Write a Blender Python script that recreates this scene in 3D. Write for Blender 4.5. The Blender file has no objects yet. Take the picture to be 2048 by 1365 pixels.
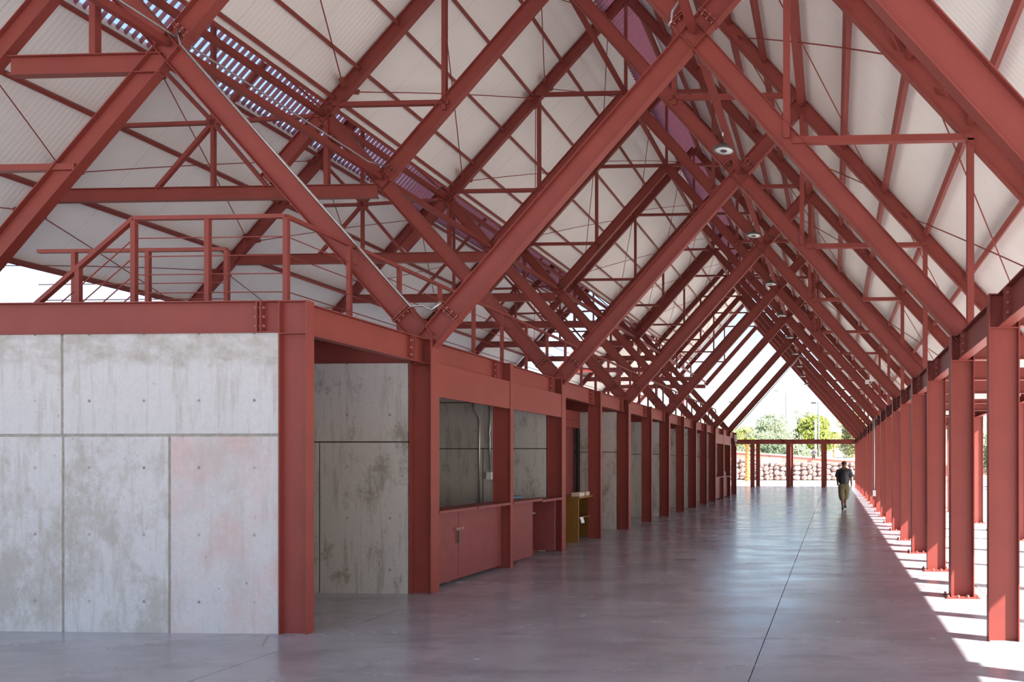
import bpy, math, random
from mathutils import Vector, Matrix
random.seed(7)
sc = bpy.context.scene
C = sc.collection
PI = math.pi
# ------------------------------------------------------------------ camera, world, sun, exposure
TH = 0.041012
cam = bpy.data.cameras.new('camera'); cam_o = bpy.data.objects.new('camera', cam); C.objects.link(cam_o)
cam.sensor_fit = 'HORIZONTAL'; cam.sensor_width = 36.0; cam.lens = 1450.0 / 2048 * 36.0
cam.shift_x = (1024 - 1607.55) / 2048; cam.shift_y = (926.1 - 682.5) / 2048
cam.clip_start = 0.05; cam.clip_end = 3000
cam_o.location = (0, 0, 1.70); cam_o.rotation_euler = (PI / 2, 0, TH)
sc.camera = cam_o

SUN = Vector((1.0, -0.43, 0.90)).normalized()          # towards the sun
world = bpy.data.worlds.new('world'); sc.world = world; world.use_nodes = True
nt = world.node_tree; nt.nodes.clear()
wo = nt.nodes.new('ShaderNodeOutputWorld'); bg = nt.nodes.new('ShaderNodeBackground'); sky = nt.nodes.new('ShaderNodeTexSky')
sky.sky_type = 'NISHITA'; sky.sun_disc = False
sky.sun_elevation = math.asin(SUN.z); sky.sun_rotation = math.atan2(SUN.x, SUN.y)
sky.air_density = 1.0; sky.dust_density = 1.0; sky.ozone_density = 1.0
nt.links.new(sky.outputs[0], bg.inputs[0]); nt.links.new(bg.outputs[0], wo.inputs[0])
bg.inputs[1].default_value = 0.34
sl = bpy.data.lights.new('sun', 'SUN'); sl.energy = 23.0; sl.angle = 0.0093; sl.color = (1.0, 0.95, 0.88)
so = bpy.data.objects.new('sun', sl); C.objects.link(so); so.rotation_euler = SUN.to_track_quat('Z', 'Y').to_euler()
sc.view_settings.view_transform = 'Standard'; sc.view_settings.look = 'None'
sc.view_settings.gamma = 1.0; sc.view_settings.use_curve_mapping = False
sc.view_settings.exposure = 0.0
sc.cycles.max_bounces = 10; sc.cycles.diffuse_bounces = 6; sc.cycles.glossy_bounces = 4

# ------------------------------------------------------------------ materials
def mat(name, col, rough=0.5, noise=0.0, scale=4.0, metal=0.0, bump=0.0, bscale=60.0, col2=None, stretch=(1, 1, 1), spec=0.5):
    m = bpy.data.materials.new(name); m.use_nodes = True
    n = m.node_tree; b = n.nodes['Principled BSDF']
    b.inputs['Roughness'].default_value = rough; b.inputs['Metallic'].default_value = metal
    b.inputs['Specular IOR Level'].default_value = spec
    b.inputs['Base Color'].default_value = (*col, 1)
    if noise > 0 or col2 or bump:
        g = n.nodes.new('ShaderNodeNewGeometry'); mp = n.nodes.new('ShaderNodeMapping'); mp.inputs['Scale'].default_value = stretch
        n.links.new(g.outputs['Position'], mp.inputs['Vector'])
    if noise > 0 or col2:
        t = n.nodes.new('ShaderNodeTexNoise'); t.inputs['Scale'].default_value = scale; t.inputs['Detail'].default_value = 6
        r = n.nodes.new('ShaderNodeValToRGB')
        c2 = col2 or tuple(c * (1 - noise) for c in col)
        r.color_ramp.elements[0].position = 0.35; r.color_ramp.elements[1].position = 0.65
        r.color_ramp.elements[0].color = (*c2, 1); r.color_ramp.elements[1].color = (*col, 1)
        n.links.new(mp.outputs[0], t.inputs['Vector']); n.links.new(t.outputs['Fac'], r.inputs[0]); n.links.new(r.outputs[0], b.inputs['Base Color'])
    if bump:
        t2 = n.nodes.new('ShaderNodeTexNoise'); t2.inputs['Scale'].default_value = bscale
        bp = n.nodes.new('ShaderNodeBump'); bp.inputs['Strength'].default_value = bump; bp.inputs['Distance'].default_value = 0.02
        n.links.new(mp.outputs[0], t2.inputs['Vector']); n.links.new(t2.outputs['Fac'], bp.inputs['Height']); n.links.new(bp.outputs[0], b.inputs['Normal'])
    return m

RED = (0.265, 0.057, 0.047)
STEEL = mat('red_painted_steel', RED, 0.5, 0.10, 2.5, spec=0.28)
STEELD = mat('red_painted_door_steel', (0.24, 0.060, 0.062), 0.5, 0.12, 7, spec=0.3)
LOUV = mat('mauve_painted_slat', (0.33, 0.105, 0.13), 0.5)
GALV = mat('galvanised_pipe', (0.55, 0.56, 0.57), 0.32, 0.15, 20, metal=0.8)
BOLT = mat('bolt_steel', (0.40, 0.17, 0.14), 0.5)
WHITE = mat('white_enamel', (0.8, 0.8, 0.8), 0.35)
DARKM = mat('dark_grey_metal', (0.08, 0.08, 0.085), 0.4)
LENS = mat('white_lamp_lens', (0.85, 0.85, 0.84), 0.25)
PLY = mat('varnished_plywood', (0.30, 0.15, 0.035), 0.4, 0.35, 5, stretch=(3, 3, 14))
PLYD = mat('dark_plywood', (0.12, 0.055, 0.02), 0.5, 0.3, 6)

def concrete(name, col, stain, pink=0.0, big0=0.50, big1=0.68, bigf=0.8, top=0.0):
    m = bpy.data.materials.new(name); m.use_nodes = True; n = m.node_tree; b = n.nodes['Principled BSDF']
    b.inputs['Roughness'].default_value = 0.75
    L = n.links.new
    def N(t, **kw):
        x = n.nodes.new(t)
        for k, v in kw.items(): setattr(x, k, v)
        return x
    g = N('ShaderNodeNewGeometry')
    def noise(scale, detail, st, rough=0.6):
        mp = N('ShaderNodeMapping'); mp.inputs['Scale'].default_value = st; L(g.outputs['Position'], mp.inputs['Vector'])
        t = N('ShaderNodeTexNoise'); t.inputs['Scale'].default_value = scale; t.inputs['Detail'].default_value = detail; t.inputs['Roughness'].default_value = rough
        L(mp.outputs[0], t.inputs['Vector']); return t.outputs['Fac']
    def ramp(v, p0, p1, c0=0.0, c1=1.0):
        r = N('ShaderNodeMapRange'); r.inputs[1].default_value = p0; r.inputs[2].default_value = p1; r.inputs[3].default_value = c0; r.inputs[4].default_value = c1
        L(v, r.inputs[0]); return r.outputs[0]
    def mix(f, a, bcol):
        x = N('ShaderNodeMix', data_type='RGBA')
        if isinstance(f, float): x.inputs[0].default_value = f
        else: L(f, x.inputs[0])
        for i, v in ((6, a), (7, bcol)):
            if isinstance(v, tuple): x.inputs[i].default_value = (*v, 1)
            else: L(v, x.inputs[i])
        return x.outputs[2]
    def mul(a, bb):
        x = N('ShaderNodeMath', operation='MULTIPLY'); L(a, x.inputs[0])
        if isinstance(bb, float): x.inputs[1].default_value = bb
        else: L(bb, x.inputs[1])
        return x.outputs[0]
    fine = ramp(noise(24, 5, (1, 1, 1)), 0.3, 0.7, 0.95, 1.03)
    big = ramp(noise(1.5, 12, (1.3, 1.3, 0.9), 0.78), big0, big1, 0, bigf)
    streak = ramp(noise(3.0, 6, (3.2, 3.2, 0.35), 0.65), 0.52, 0.66, 0, 0.55)
    c = mix(big, col, stain); c = mix(streak, c, stain)
    sx = N('ShaderNodeSeparateXYZ'); L(g.outputs['Position'], sx.inputs[0])
    if top:
        ad = N('ShaderNodeMath', operation='MULTIPLY_ADD'); L(noise(1.6, 8, (1, 1, 1), 0.7), ad.inputs[0]); ad.inputs[1].default_value = 0.9; L(sx.outputs[2], ad.inputs[2])
        c = mix(mul(ramp(ad.outputs[0], 3.06, 3.16), ramp(noise(5, 8, (1, 1, 1.4), 0.7), 0.36, 0.62, 0, top)), c, stain)
    if pink:
        pk = ramp(noise(1.1, 4, (1, 1, 1)), 0.5, 0.66, 0, pink); c = mix(pk, c, (0.62, 0.40, 0.38))
    # tie holes: a lattice of small dark round dimples left by the formwork ties
    def cell(v, off, step):
        a = N('ShaderNodeMath', operation='ADD'); L(v, a.inputs[0]); a.inputs[1].default_value = off
        d = N('ShaderNodeMath', operation='PINGPONG'); L(a.outputs[0], d.inputs[0]); d.inputs[1].default_value = step / 2
        return d.outputs[0]
    dx = cell(sx.outputs[0], 20 * 0.57 + 5.75, 0.57); dz = cell(sx.outputs[2], -0.31 + 6.7, 0.67)
    sq = N('ShaderNodeCombineXYZ'); L(dx, sq.inputs[0]); L(dz, sq.inputs[2])
    ln = N('ShaderNodeVectorMath', operation='LENGTH'); L(sq.outputs[0], ln.inputs[0])
    hole = ramp(ln.outputs['Value'], 0.006, 0.022, 1.0, 0.0)
    c = mix(mul(mul(hole, ramp(noise(2.1, 2, (1, 1, 1)), 0.3, 0.6, 0.15, 1.0)), 0.85), c, (0.10, 0.09, 0.085))
    ps = ramp(noise(26, 2, (1, 1, 0.55)), 0.735, 0.765, 0, 0.75); c = mix(ps, c, (0.16, 0.145, 0.13))
    x = N('ShaderNodeVectorMath', operation='SCALE'); L(c, x.inputs[0]); L(fine, x.inputs['Scale'])
    L(x.outputs[0], b.inputs['Base Color'])
    bp = N('ShaderNodeBump'); bp.inputs['Strength'].default_value = 0.35; bp.inputs['Distance'].default_value = 0.01
    L(noise(30, 6, (1, 1, 1)), bp.inputs['Height']); L(bp.outputs[0], b.inputs['Normal'])
    return m
CONC = concrete('cast_concrete', (0.60, 0.59, 0.605), (0.40, 0.37, 0.335), 0, 0.46, 0.58, 0.75)
CONCT = concrete('cast_concrete_stained_top', (0.60, 0.59, 0.605), (0.41, 0.38, 0.345), 0, 0.6, 0.75, 0.4, 0.9)
CONCP = concrete('cast_concrete_pinkish', (0.60, 0.575, 0.59), (0.48, 0.45, 0.44), 0.55)
CONCD = concrete('cast_concrete_weathered', (0.52, 0.50, 0.485), (0.27, 0.24, 0.20), 0, 0.53, 0.62, 0.8)
JOINT = mat('joint_mortar', (0.40, 0.375, 0.34), 0.9, 0.25, 20)

JOINTD = mat('dark_joint_mortar', (0.10, 0.08, 0.065), 0.9, 0.25, 20)
def floor_mat():
    m = bpy.data.materials.new('polished_concrete'); m.use_nodes = True; n = m.node_tree; b = n.nodes['Principled BSDF']; L = n.links.new
    g = n.nodes.new('ShaderNodeNewGeometry')
    def noise(scale, st, det=7, ro=0.6):
        mp = n.nodes.new('ShaderNodeMapping'); mp.inputs['Scale'].default_value = st; L(g.outputs['Position'], mp.inputs['Vector'])
        t = n.nodes.new('ShaderNodeTexNoise'); t.inputs['Scale'].default_value = scale; t.inputs['Detail'].default_value = det; t.inputs['Roughness'].default_value = ro
        L(mp.outputs[0], t.inputs['Vector']); return t.outputs['Fac']
    def ramp(v, p0, p1, c0, c1):
        r = n.nodes.new('ShaderNodeMapRange'); r.inputs[1].default_value = p0; r.inputs[2].default_value = p1; r.inputs[3].default_value = c0; r.inputs[4].default_value = c1
        L(v, r.inputs[0]); return r.outputs[0]
    def mix(f, a, c):
        x = n.nodes.new('ShaderNodeMix'); x.data_type = 'RGBA'; L(f, x.inputs[0])
        for i, v in ((6, a), (7, c)):
            if isinstance(v, tuple): x.inputs[i].default_value = (*v, 1)
            else: L(v, x.inputs[i])
        return x.outputs[2]
    c = mix(ramp(noise(0.7, (0.8, 1.2, 1), 5), 0.35, 0.68, 0, 1), (0.40, 0.405, 0.45), (0.28, 0.285, 0.32))
    c = mix(ramp(noise(1.3, (0.7, 1.5, 1), 10, 0.72), 0.50, 0.66, 0, 0.6), c, (0.20, 0.195, 0.22))
    c = mix(ramp(noise(0.6, (0.7, 1.3, 1), 10, 0.74), 0.54, 0.68, 0, 0.45), c, (0.24, 0.165, 0.18))
    L(c, b.inputs['Base Color'])
    L(ramp(noise(1.6, (0.6, 1.4, 1), 5, 0.6), 0.3, 0.7, 0.15, 0.30), b.inputs['Roughness'])
    b.inputs['Specular IOR Level'].default_value = 0.95
    bp = n.nodes.new('ShaderNodeBump'); bp.inputs['Strength'].default_value = 0.03; bp.inputs['Distance'].default_value = 0.02
    L(noise(2.5, (0.7, 1.6, 1), 2), bp.inputs['Height']); L(bp.outputs[0], b.inputs['Normal'])
    return m
FLOOR = floor_mat()

def roof_mat():
    m = bpy.data.materials.new('ribbed_white_sheet'); m.use_nodes = True; n = m.node_tree; b = n.nodes['Principled BSDF']; L = n.links.new
    b.inputs['Roughness'].default_value = 0.38
    g = n.nodes.new('ShaderNodeNewGeometry'); s = n.nodes.new('ShaderNodeSeparateXYZ'); L(g.outputs['Position'], s.inputs[0])
    mu = n.nodes.new('ShaderNodeMath'); mu.operation = 'MULTIPLY'; mu.inputs[1].default_value = 2 * PI / 0.085; L(s.outputs[1], mu.inputs[0])
    si = n.nodes.new('ShaderNodeMath'); si.operation = 'SINE'; L(mu.outputs[0], si.inputs[0])
    bp = n.nodes.new('ShaderNodeBump'); bp.inputs['Strength'].default_value = 0.16; bp.inputs['Distance'].default_value = 0.006
    L(si.outputs[0], bp.inputs['Height']); L(bp.outputs[0], b.inputs['Normal'])
    t = n.nodes.new('ShaderNodeTexNoise'); t.inputs['Scale'].default_value = 0.8; t.inputs['Detail'].default_value = 3; L(g.outputs['Position'], t.inputs['Vector'])
    r = n.nodes.new('ShaderNodeValToRGB'); r.color_ramp.elements[0].color = (0.88, 0.87, 0.85, 1); r.color_ramp.elements[1].color = (0.93, 0.925, 0.905, 1)
    L(t.outputs['Fac'], r.inputs[0]); L(r.outputs[0], b.inputs['Base Color'])
    return m
ROOF = roof_mat()
SAND = mat('pale_sand', (0.70, 0.64, 0.56), 0.9, 0.15, 0.6, col2=(0.60, 0.54, 0.46))
BOUNCE_PAVE = mat('bounce_paving', (0.72, 0.69, 0.66), 0.8, 0.06, 1.2)  # tone raised above the floor's to bounce more sun onto the steel
DIM_GROUND = mat('dim_bounce_ground', (0.20, 0.165, 0.13), 0.95, 0.3, 0.7)  # tone darkened to cut bounce light on the low left roof
STONE = mat('mauve_rubble', (0.42, 0.31, 0.29), 0.9, 0.35, 2.0, col2=(0.27, 0.17, 0.165), bump=0.4, bscale=9)
STONED = mat('dark_stone_gap', (0.09, 0.06, 0.06), 0.95)
STONE2 = mat('pale_pink_rubble', (0.50, 0.39, 0.36), 0.9, 0.3, 2.0, col2=(0.36, 0.25, 0.24), bump=0.4, bscale=9)
PINKW = mat('pink_render', (0.52, 0.235, 0.20), 0.85, 0.1, 1.0)
CAPW = mat('pale_coping', (0.66, 0.53, 0.48), 0.85)
BARK = mat('grey_brown_bark', (0.17, 0.12, 0.085), 0.9, 0.4, 6)
PBARK = mat('orange_palm_bark', (0.52, 0.25, 0.085), 0.9, 0.45, 5)
LEAF = {
 'grey': mat('grey_green_leaf', (0.23, 0.285, 0.17), 0.6, 0.35, 1.5),
 'lime': mat('yellow_green_leaf', (0.22, 0.27, 0.035), 0.6, 0.5, 0.9),
 'dark': mat('dark_green_leaf', (0.10, 0.15, 0.075), 0.6, 0.4, 1.5),
 'pale': mat('pale_olive_leaf', (0.34, 0.345, 0.16), 0.6, 0.3, 1.5),
 'palm': mat('palm_leaf', (0.26, 0.30, 0.06), 0.55, 0.3, 2)}
POLE = mat('grey_pole', (0.16, 0.165, 0.18), 0.5)
CARW = mat('white_car_paint', (0.75, 0.76, 0.78), 0.25)
CARB = mat('silver_blue_car_paint', (0.42, 0.47, 0.53), 0.25)
GLASS = mat('dark_car_glass', (0.04, 0.05, 0.06), 0.08)
RUB = mat('black_rubber', (0.02, 0.02, 0.02), 0.8)
SKIN = mat('brown_skin', (0.20, 0.085, 0.05), 0.5)
HAIR = mat('dark_hair', (0.035, 0.015, 0.011), 0.7)
SHIRT = mat('charcoal_shirt', (0.075, 0.082, 0.10), 0.85, 0.4, 18)
PANTS = mat('olive_khaki_cloth', (0.20, 0.165, 0.085), 0.9, 0.3, 12)
BAG = mat('black_nylon', (0.015, 0.015, 0.02), 0.6, 0.4, 20)
SHOE = mat('dark_shoe', (0.03, 0.025, 0.022), 0.6)
NAVY = mat('navy_cloth', (0.04, 0.06, 0.11), 0.85)
CARD = mat('pale_card', (0.72, 0.60, 0.52), 0.8, 0.2, 30)
PAPER = mat('white_paper', (0.8, 0.8, 0.84), 0.8)
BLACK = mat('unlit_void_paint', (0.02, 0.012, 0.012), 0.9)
BOTTLE = mat('grey_blue_bottle', (0.35, 0.42, 0.50), 0.2)
BLUEM = mat('blue_plastic', (0.10, 0.24, 0.36), 0.5)

# ------------------------------------------------------------------ builders
class MB:
    def __init__(s): s.v = []; s.f = []
    def add(s, vs, fs):
        o = len(s.v); s.v += [tuple(v) for v in vs]; s.f += [tuple(i + o for i in f) for f in fs]; return s
    def box(s, x0, x1, y0, y1, z0, z1):
        v = [(x, y, z) for z in (z0, z1) for y in (y0, y1) for x in (x0, x1)]
        return s.add(v, [(0, 2, 3, 1), (4, 5, 7, 6), (0, 1, 5, 4), (2, 6, 7, 3), (0, 4, 6, 2), (1, 3, 7, 5)])
    def sweep(s, prof, p0, p1, u, w):                   # closed profile [(a,b)] in the axes u,w from p0 to p1
        p0, p1 = Vector(p0), Vector(p1); n = len(prof)
        v = [p + u * a + w * b for p in (p0, p1) for a, b in prof]
        f = [(i, (i + 1) % n, n + (i + 1) % n, n + i) for i in range(n)]
        f += [tuple(reversed(range(n))), tuple(range(n, 2 * n))]
        return s.add(v, f)
    def axes(s, p0, p1, up):
        d = (Vector(p1) - Vector(p0)).normalized(); w = d.cross(Vector(up))
        if w.length < 1e-4: w = d.cross(Vector((1, 0, 0.01)))
        w.normalize(); u = w.cross(d).normalized(); return u, w
    def bar(s, p0, p1, h, b, up=(0, 0, 1)):
        u, w = s.axes(p0, p1, up); h /= 2; b /= 2
        return s.sweep([(-h, -b), (-h, b), (h, b), (h, -b)], p0, p1, u, w)
    def ibeam(s, p0, p1, d, b, tf=0.012, tw=0.008, up=(0, 0, 1)):
        u, w = s.axes(p0, p1, up); d /= 2; b /= 2; t = tw / 2; e = d - tf
        p = [(-d, -b), (-d, b), (-e, b), (-e, t), (e, t), (e, b), (d, b), (d, -b), (e, -b), (e, -t), (-e, -t), (-e, -b)]
        p0, p1 = Vector(p0), Vector(p1); n = 12
        v = [q + u * a + w * c for q in (p0, p1) for a, c in p]
        f = [(i, (i + 1) % n, n + (i + 1) % n, n + i) for i in range(n)]
        for o, r in ((0, True), (n, False)):
            for q in ((0, 1, 2, 3, 10, 11), (3, 4, 9, 10), (4, 5, 6, 7, 8, 9)):
                t2 = tuple(o + i for i in q); f.append(tuple(reversed(t2)) if r else t2)
        return s.add(v, f)
    def tube(s, pts, r, n=8, caps=True):
        pts = [Vector(p) for p in pts]; rs = r if isinstance(r, (list, tuple)) else [r] * len(pts); v = []; f = []
        for i, p in enumerate(pts):
            d = (pts[min(i + 1, len(pts) - 1)] - pts[max(i - 1, 0)]).normalized()
            a = d.cross(Vector((0, 0, 1)) if abs(d.z) < 0.95 else Vector((1, 0, 0))).normalized(); b = d.cross(a)
            v += [p + (a * math.cos(2 * PI * k / n) + b * math.sin(2 * PI * k / n)) * rs[i] for k in range(n)]
        for i in range(len(pts) - 1):
            for k in range(n):
                f.append((i * n + k, i * n + (k + 1) % n, (i + 1) * n + (k + 1) % n, (i + 1) * n + k))
        if caps: f += [tuple(range(n)), tuple(reversed(range((len(pts) - 1) * n, len(pts) * n)))]
        return s.add(v, f)
    def lathe(s, prof, c=(0, 0, 0), n=24):
        v = []; f = []; m = len(prof)
        for k in range(n):
            a = 2 * PI * k / n
            v += [(c[0] + r * math.cos(a), c[1] + r * math.sin(a), c[2] + z) for r, z in prof]
        for k in range(n):
            for i in range(m - 1):
                k2 = (k + 1) % n; f.append((k * m + i, k2 * m + i, k2 * m + i + 1, k * m + i + 1))
        return s.add(v, f)
    def prism(s, poly, a, b, axis='y'):                 # poly in the other two axes
        n = len(poly); mk = {'y': lambda p, t: (p[0], t, p[1]), 'x': lambda p, t: (t, p[0], p[1]), 'z': lambda p, t: (p[0], p[1], t)}[axis]
        v = [mk(p, a) for p in poly] + [mk(p, b) for p in poly]
        return s.add(v, [(i, (i + 1) % n, n + (i + 1) % n, n + i) for i in range(n)] + [tuple(reversed(range(n))), tuple(range(n, 2 * n))])
    def build(s, name, m, parent=None, smooth=False, kind=None, label=None, recalc=True):
        off = Vector(parent['_loc']) if parent is not None and '_loc' in parent else Vector((0, 0, 0))
        me = bpy.data.meshes.new(name); me.from_pydata([tuple(Vector(p) - off) for p in s.v], [], s.f)
        if recalc:
            import bmesh
            bm = bmesh.new(); bm.from_mesh(me); bmesh.ops.recalc_face_normals(bm, faces=bm.faces); bm.to_mesh(me); bm.free()
        if smooth:
            for p in me.polygons: p.use_smooth = True
        me.materials.append(m)
        o = bpy.data.objects.new(name, me); C.objects.link(o)
        if parent is not None:
            o.parent = parent; o['_loc'] = list(off)
        if kind: o['kind'] = kind
        if label: o['label'] = label
        return o
def tag(o, label, cat, group=None):
    o['label'] = label; o['category'] = cat
    if group: o['group'] = group
    return o
def thing(name, label, cat, loc=(0, 0, 0), group=None):
    o = bpy.data.objects.new(name, None); o.empty_display_size = 0.1; C.objects.link(o); o.location = loc; o['_loc'] = list(loc)
    return tag(o, label, cat, group)
def struct(name, m, mb, parent=None):
    o = mb.build(name, m, parent)
    if parent is None: o['kind'] = 'structure'; o['_loc'] = [0, 0, 0]
    return o
def shell(name):                                       # a piece of the setting that only holds its pieces
    o = bpy.data.objects.new(name, None); C.objects.link(o); o['kind'] = 'structure'; o['_loc'] = [0, 0, 0]; return o
KIDS = {}
def dup(root, loc, label=None, group=None):
    def kids(o): return [c for c in C.objects if c.parent == o]
    if root.name not in KIDS: KIDS[root.name] = [(c, kids(c)) for c in kids(root)]
    r = root.copy(); C.objects.link(r); r.location = loc; r['_loc'] = list(loc)
    if label: r['label'] = label
    if group: r['group'] = group
    for c, gs in KIDS[root.name]:
        d = c.copy(); C.objects.link(d); d.parent = r
        for g in gs:
            e = g.copy(); C.objects.link(e); e.parent = d
    return r
ORD = 'zeroth first second third fourth fifth sixth seventh eighth ninth tenth eleventh twelfth thirteenth fourteenth fifteenth sixteenth seventeenth eighteenth nineteenth twentieth twenty-first twenty-second'.split()

# ------------------------------------------------------------------ the building's grid
Y0, SP = 7.003, 2.262
Yk = lambda k: Y0 + SP * k
XM, ZV, MS = -5.30, 3.28, 1.12                          # axis of the main gable, foot level and slope of the rakers
XC, XLC, ZC = -1.80, -8.80, 7.20                        # crossings of the rakers
ZA = 11.12                                              # apex of the rakers
XJ, ZJ = 4.67, 8.51                                     # joint with the roof rafters, from the axis
ZR = ZJ + XJ * 1.1                                      # ridge
XL, XR, XO = -5.343, 1.62, 4.05                         # column rows
HT, HB = 3.31, 2.99                                     # top and underside of the longitudinal beams
def zl(x): return ZJ + 1.1 * (x - (XM - XJ))            # axis of the left roof rafters
def zr(x): return ZJ - 1.1 * (x - (XM + XJ))
def zq(x): return 7.10 + 1.1 * (x + 15.6)               # axis of the low left roof rafters
YA, YB = Yk(-3), Yk(19)
YIN = (0, 1, 0)
def perp(dx, dz):
    l = math.hypot(dx, dz); return (-dz / l, 0, dx / l)

# ------------------------------------------------------------------ floor and ground
g = MB(); nx = [-400, -120, -60, -30, -14, -8, -3, 2, 7, 14, 30, 60, 120, 400]; ny = [-300, -80, -30, 54, 66, 78, 84, 95, 110, 130, 170, 220, 320, 500]
def gz(x, y):
    h = -0.06
    if y > 80: h += min(7.5, (y - 80) * 0.052)
    if y > 54 and x > 12: h += 0.4
    if x < -25: h -= 0.5
    return h
gv = [(x, y, gz(x, y)) for y in ny for x in nx]; W = len(nx)
g.add(gv, [(j * W + i, j * W + i + 1, (j + 1) * W + i + 1, (j + 1) * W + i) for j in range(len(ny) - 1) for i in range(W - 1)])
struct('ground', SAND, g)
struct('ground_dimmer', DIM_GROUND, MB().box(-46, -18.02, -12, 62, -0.4, -0.03))  # unseen dark ground, added to dim the light under the low left roof
fl = shell('floor')
xs = [-18.0, -5.0, -0.66, 1.95]; ys = [-8.0, 6.98, 18.3, 29.65, 41.0, 52.6]
for i in range(3):
    for j in range(5):
        e = 0.005
        MB().box(xs[i] + e, xs[i + 1] - e, ys[j] + e, ys[j + 1] - e, -0.12, 0.0).build('floor_slab', FLOOR, fl)
MB().box(-18.0, 1.95, -8.0, 52.6, -0.13, -0.02).build('floor_bed', JOINT, fl)
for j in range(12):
    MB().box(1.96, 10.0, -8.0 + 5.05 * j, -8.0 + 5.05 * (j + 1) - 0.012, -0.12, 0.0).build('bounce_slab', BOUNCE_PAVE, fl)  # sunlit floor strip, made paler to throw bounce light into the corridor
def cut(a, b): MB().bar((a[0], a[1], 0.0005), (b[0], b[1], 0.0005), 0.002, 0.012).build('saw_cut', JOINT, fl)
cut((-5.28, 7.45), (-4.72, 6.95)); cut((-5.55, 6.9), (-5.28, 6.5)); cut((-5.85, 9.05), (-5.22, 8.45))

# ------------------------------------------------------------------ concrete walls
def wall(name, k, x0, x1, rows, mats=None, yoff=-0.03):
    y = Yk(k) + yoff
    w = struct(name, JOINT if mats else JOINTD, MB().box(x0 + 0.01, x1 - 0.02, y + 0.010, y + 0.19, 0.0, HB - 0.005))
    for zi, (z0, z1, cuts) in enumerate(rows):
        c = [x0] + cuts + [x1]
        for a, b in zip(c, c[1:]):
            m = mats(zi, a) if mats else CONCD
            q = 0.015 if mats else 0.010; MB().box(a + q, b - q, y, y + 0.03, z0 + (q if z0 > 0.1 else 0), z1 - (q if z1 < HB - 0.01 else 0)).build('concrete_panel', m, w)
    return w
wall('wall_front', 0, -13.0, -5.49, [(0.0, 1.975, [-11.1, -9.95, -8.84, -7.735, -6.625]), (1.975, HB, [-11.1, -7.745])],
     lambda zi, a: CONCT if zi == 1 else CONCP if a > -6.7 else CONC)
for n, k in enumerate((1, 3, 5, 7, 9, 11, 13)):
    wall('wall_cross_%d' % (n + 1), k, -8.6, -5.50, [(0.0, 1.97, [-7.8, -6.69]), (1.97, HB, [-7.8])] if k != 3 else
         [(0.0, 1.97, [-6.75]), (1.97, 2.86, []), (2.86, HB, [])], yoff=-0.09)
back = MB().box(-8.75, -8.6, Yk(0) + 0.2, Yk(14), 0.0, HB); struct('wall_back', CONCD, back)
struct('wall_left', CONCD, MB().box(-13.2, -13.0, Yk(0), Yk(14), 0.0, HB))
dk = struct('ceiling_deck', STEEL, MB().box(-13.0, -6.12, 7.85, Yk(14) + 0.1, HT + 0.002, HT + 0.06))

# red steel partition with a doorway, set back behind the open bay
pt = shell('wall_partition')
yp0, yp1 = Yk(3) + 0.11, Yk(5) - 0.10
MB().box(-6.50, -6.45, yp0, 15.7, 0, 2.57).build('wall_panel', STEELD, pt)
MB().box(-6.50, -6.45, yp0, yp1, 2.575, 2.76).build('lintel_panel', STEEL, pt)
MB().box(-6.50, -6.45, yp0, yp1, 2.765, HB).build('lintel_panel', STEEL, pt)
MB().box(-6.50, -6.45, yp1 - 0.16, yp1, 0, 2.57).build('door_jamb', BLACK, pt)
MB().box(-6.62, -6.57, yp0, yp1 - 0.1, 0, 2.9).build('door_leaf', STEELD, pt)

# ------------------------------------------------------------------ steel columns
def column(name, label, group, x, k, wide, top=HT, base=False, y=None):
    y = Yk(k) if y is None else y
    t = thing(name, label, 'column', (x, y, 0), group); b = 0.20 if wide else 0.104; d = 0.29
    MB().ibeam((x, y, 0.012 if base else 0), (x, y, top), d, b, 0.012, 0.0065, up=(1, 0, 0)).build('shaft', STEEL, t)
    m = MB()
    for s in (-1, 1):
        m.box(x - d / 2 + 0.012, x + d / 2 - 0.012, y + s * 0.005, y + s * b * 0.47, HB - 0.012, HB).build('stiffener', STEEL, t); m = MB()
        m.box(x - d / 2 + 0.012, x + d / 2 - 0.012, y + s * 0.005, y + s * b * 0.47, HT - 0.013, HT - 0.001).build('stiffener', STEEL, t); m = MB()
    if base:
        MB().box(x - 0.21, x + 0.21, y - 0.15, y + 0.15, 0.0, 0.014).build('base_plate', STEEL, t)
        for bx in (-0.185, -0.06, 0.06, 0.185):
            for by in (-0.128, 0.128):
                MB().tube([(x + bx, y + by, 0.014), (x + bx, y + by, 0.042)], 0.016, 6).build('anchor_bolt', BOLT, t)
    return t
def columns(name, x, ks, base, lab, group):
    pro = {}
    for i, k in enumerate(ks):
        w = bool(k % 2); l = lab(i, k)
        if w not in pro: pro[w] = column(name, l, group, x, k, w, base=base)
        else: dup(pro[w], (x, Yk(k), 0), l, group)
column('corner_column', 'red steel corner column at the right end of the big pale concrete wall', None, XL, 0, False)
columns('steel_column', XL, range(1, 15), False, lambda i, k: 'red steel column of the booth row, %s after the corner column' % ORD[i + 1], 'columns of the booth row')
column('colonnade_column', 'red steel column nearest the camera in the right colonnade, no bolts at its foot', 'columns of the right colonnade', XR, 0, False)
columns('colonnade_column', XR, range(1, 20), True, lambda i, k: 'red steel column of the right colonnade, %s counting from the nearest' % ORD[i + 2], 'columns of the right colonnade')
column('colonnade_column', 'red steel column of the right colonnade just past the picture edge', 'columns of the right colonnade', XR, -1, True)
columns('outer_column', XO, range(-1, 20), True, lambda i, k: 'outer red steel column under the right eaves, %s along the row' % ORD[i + 1], 'outer columns under the right eaves')

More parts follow.
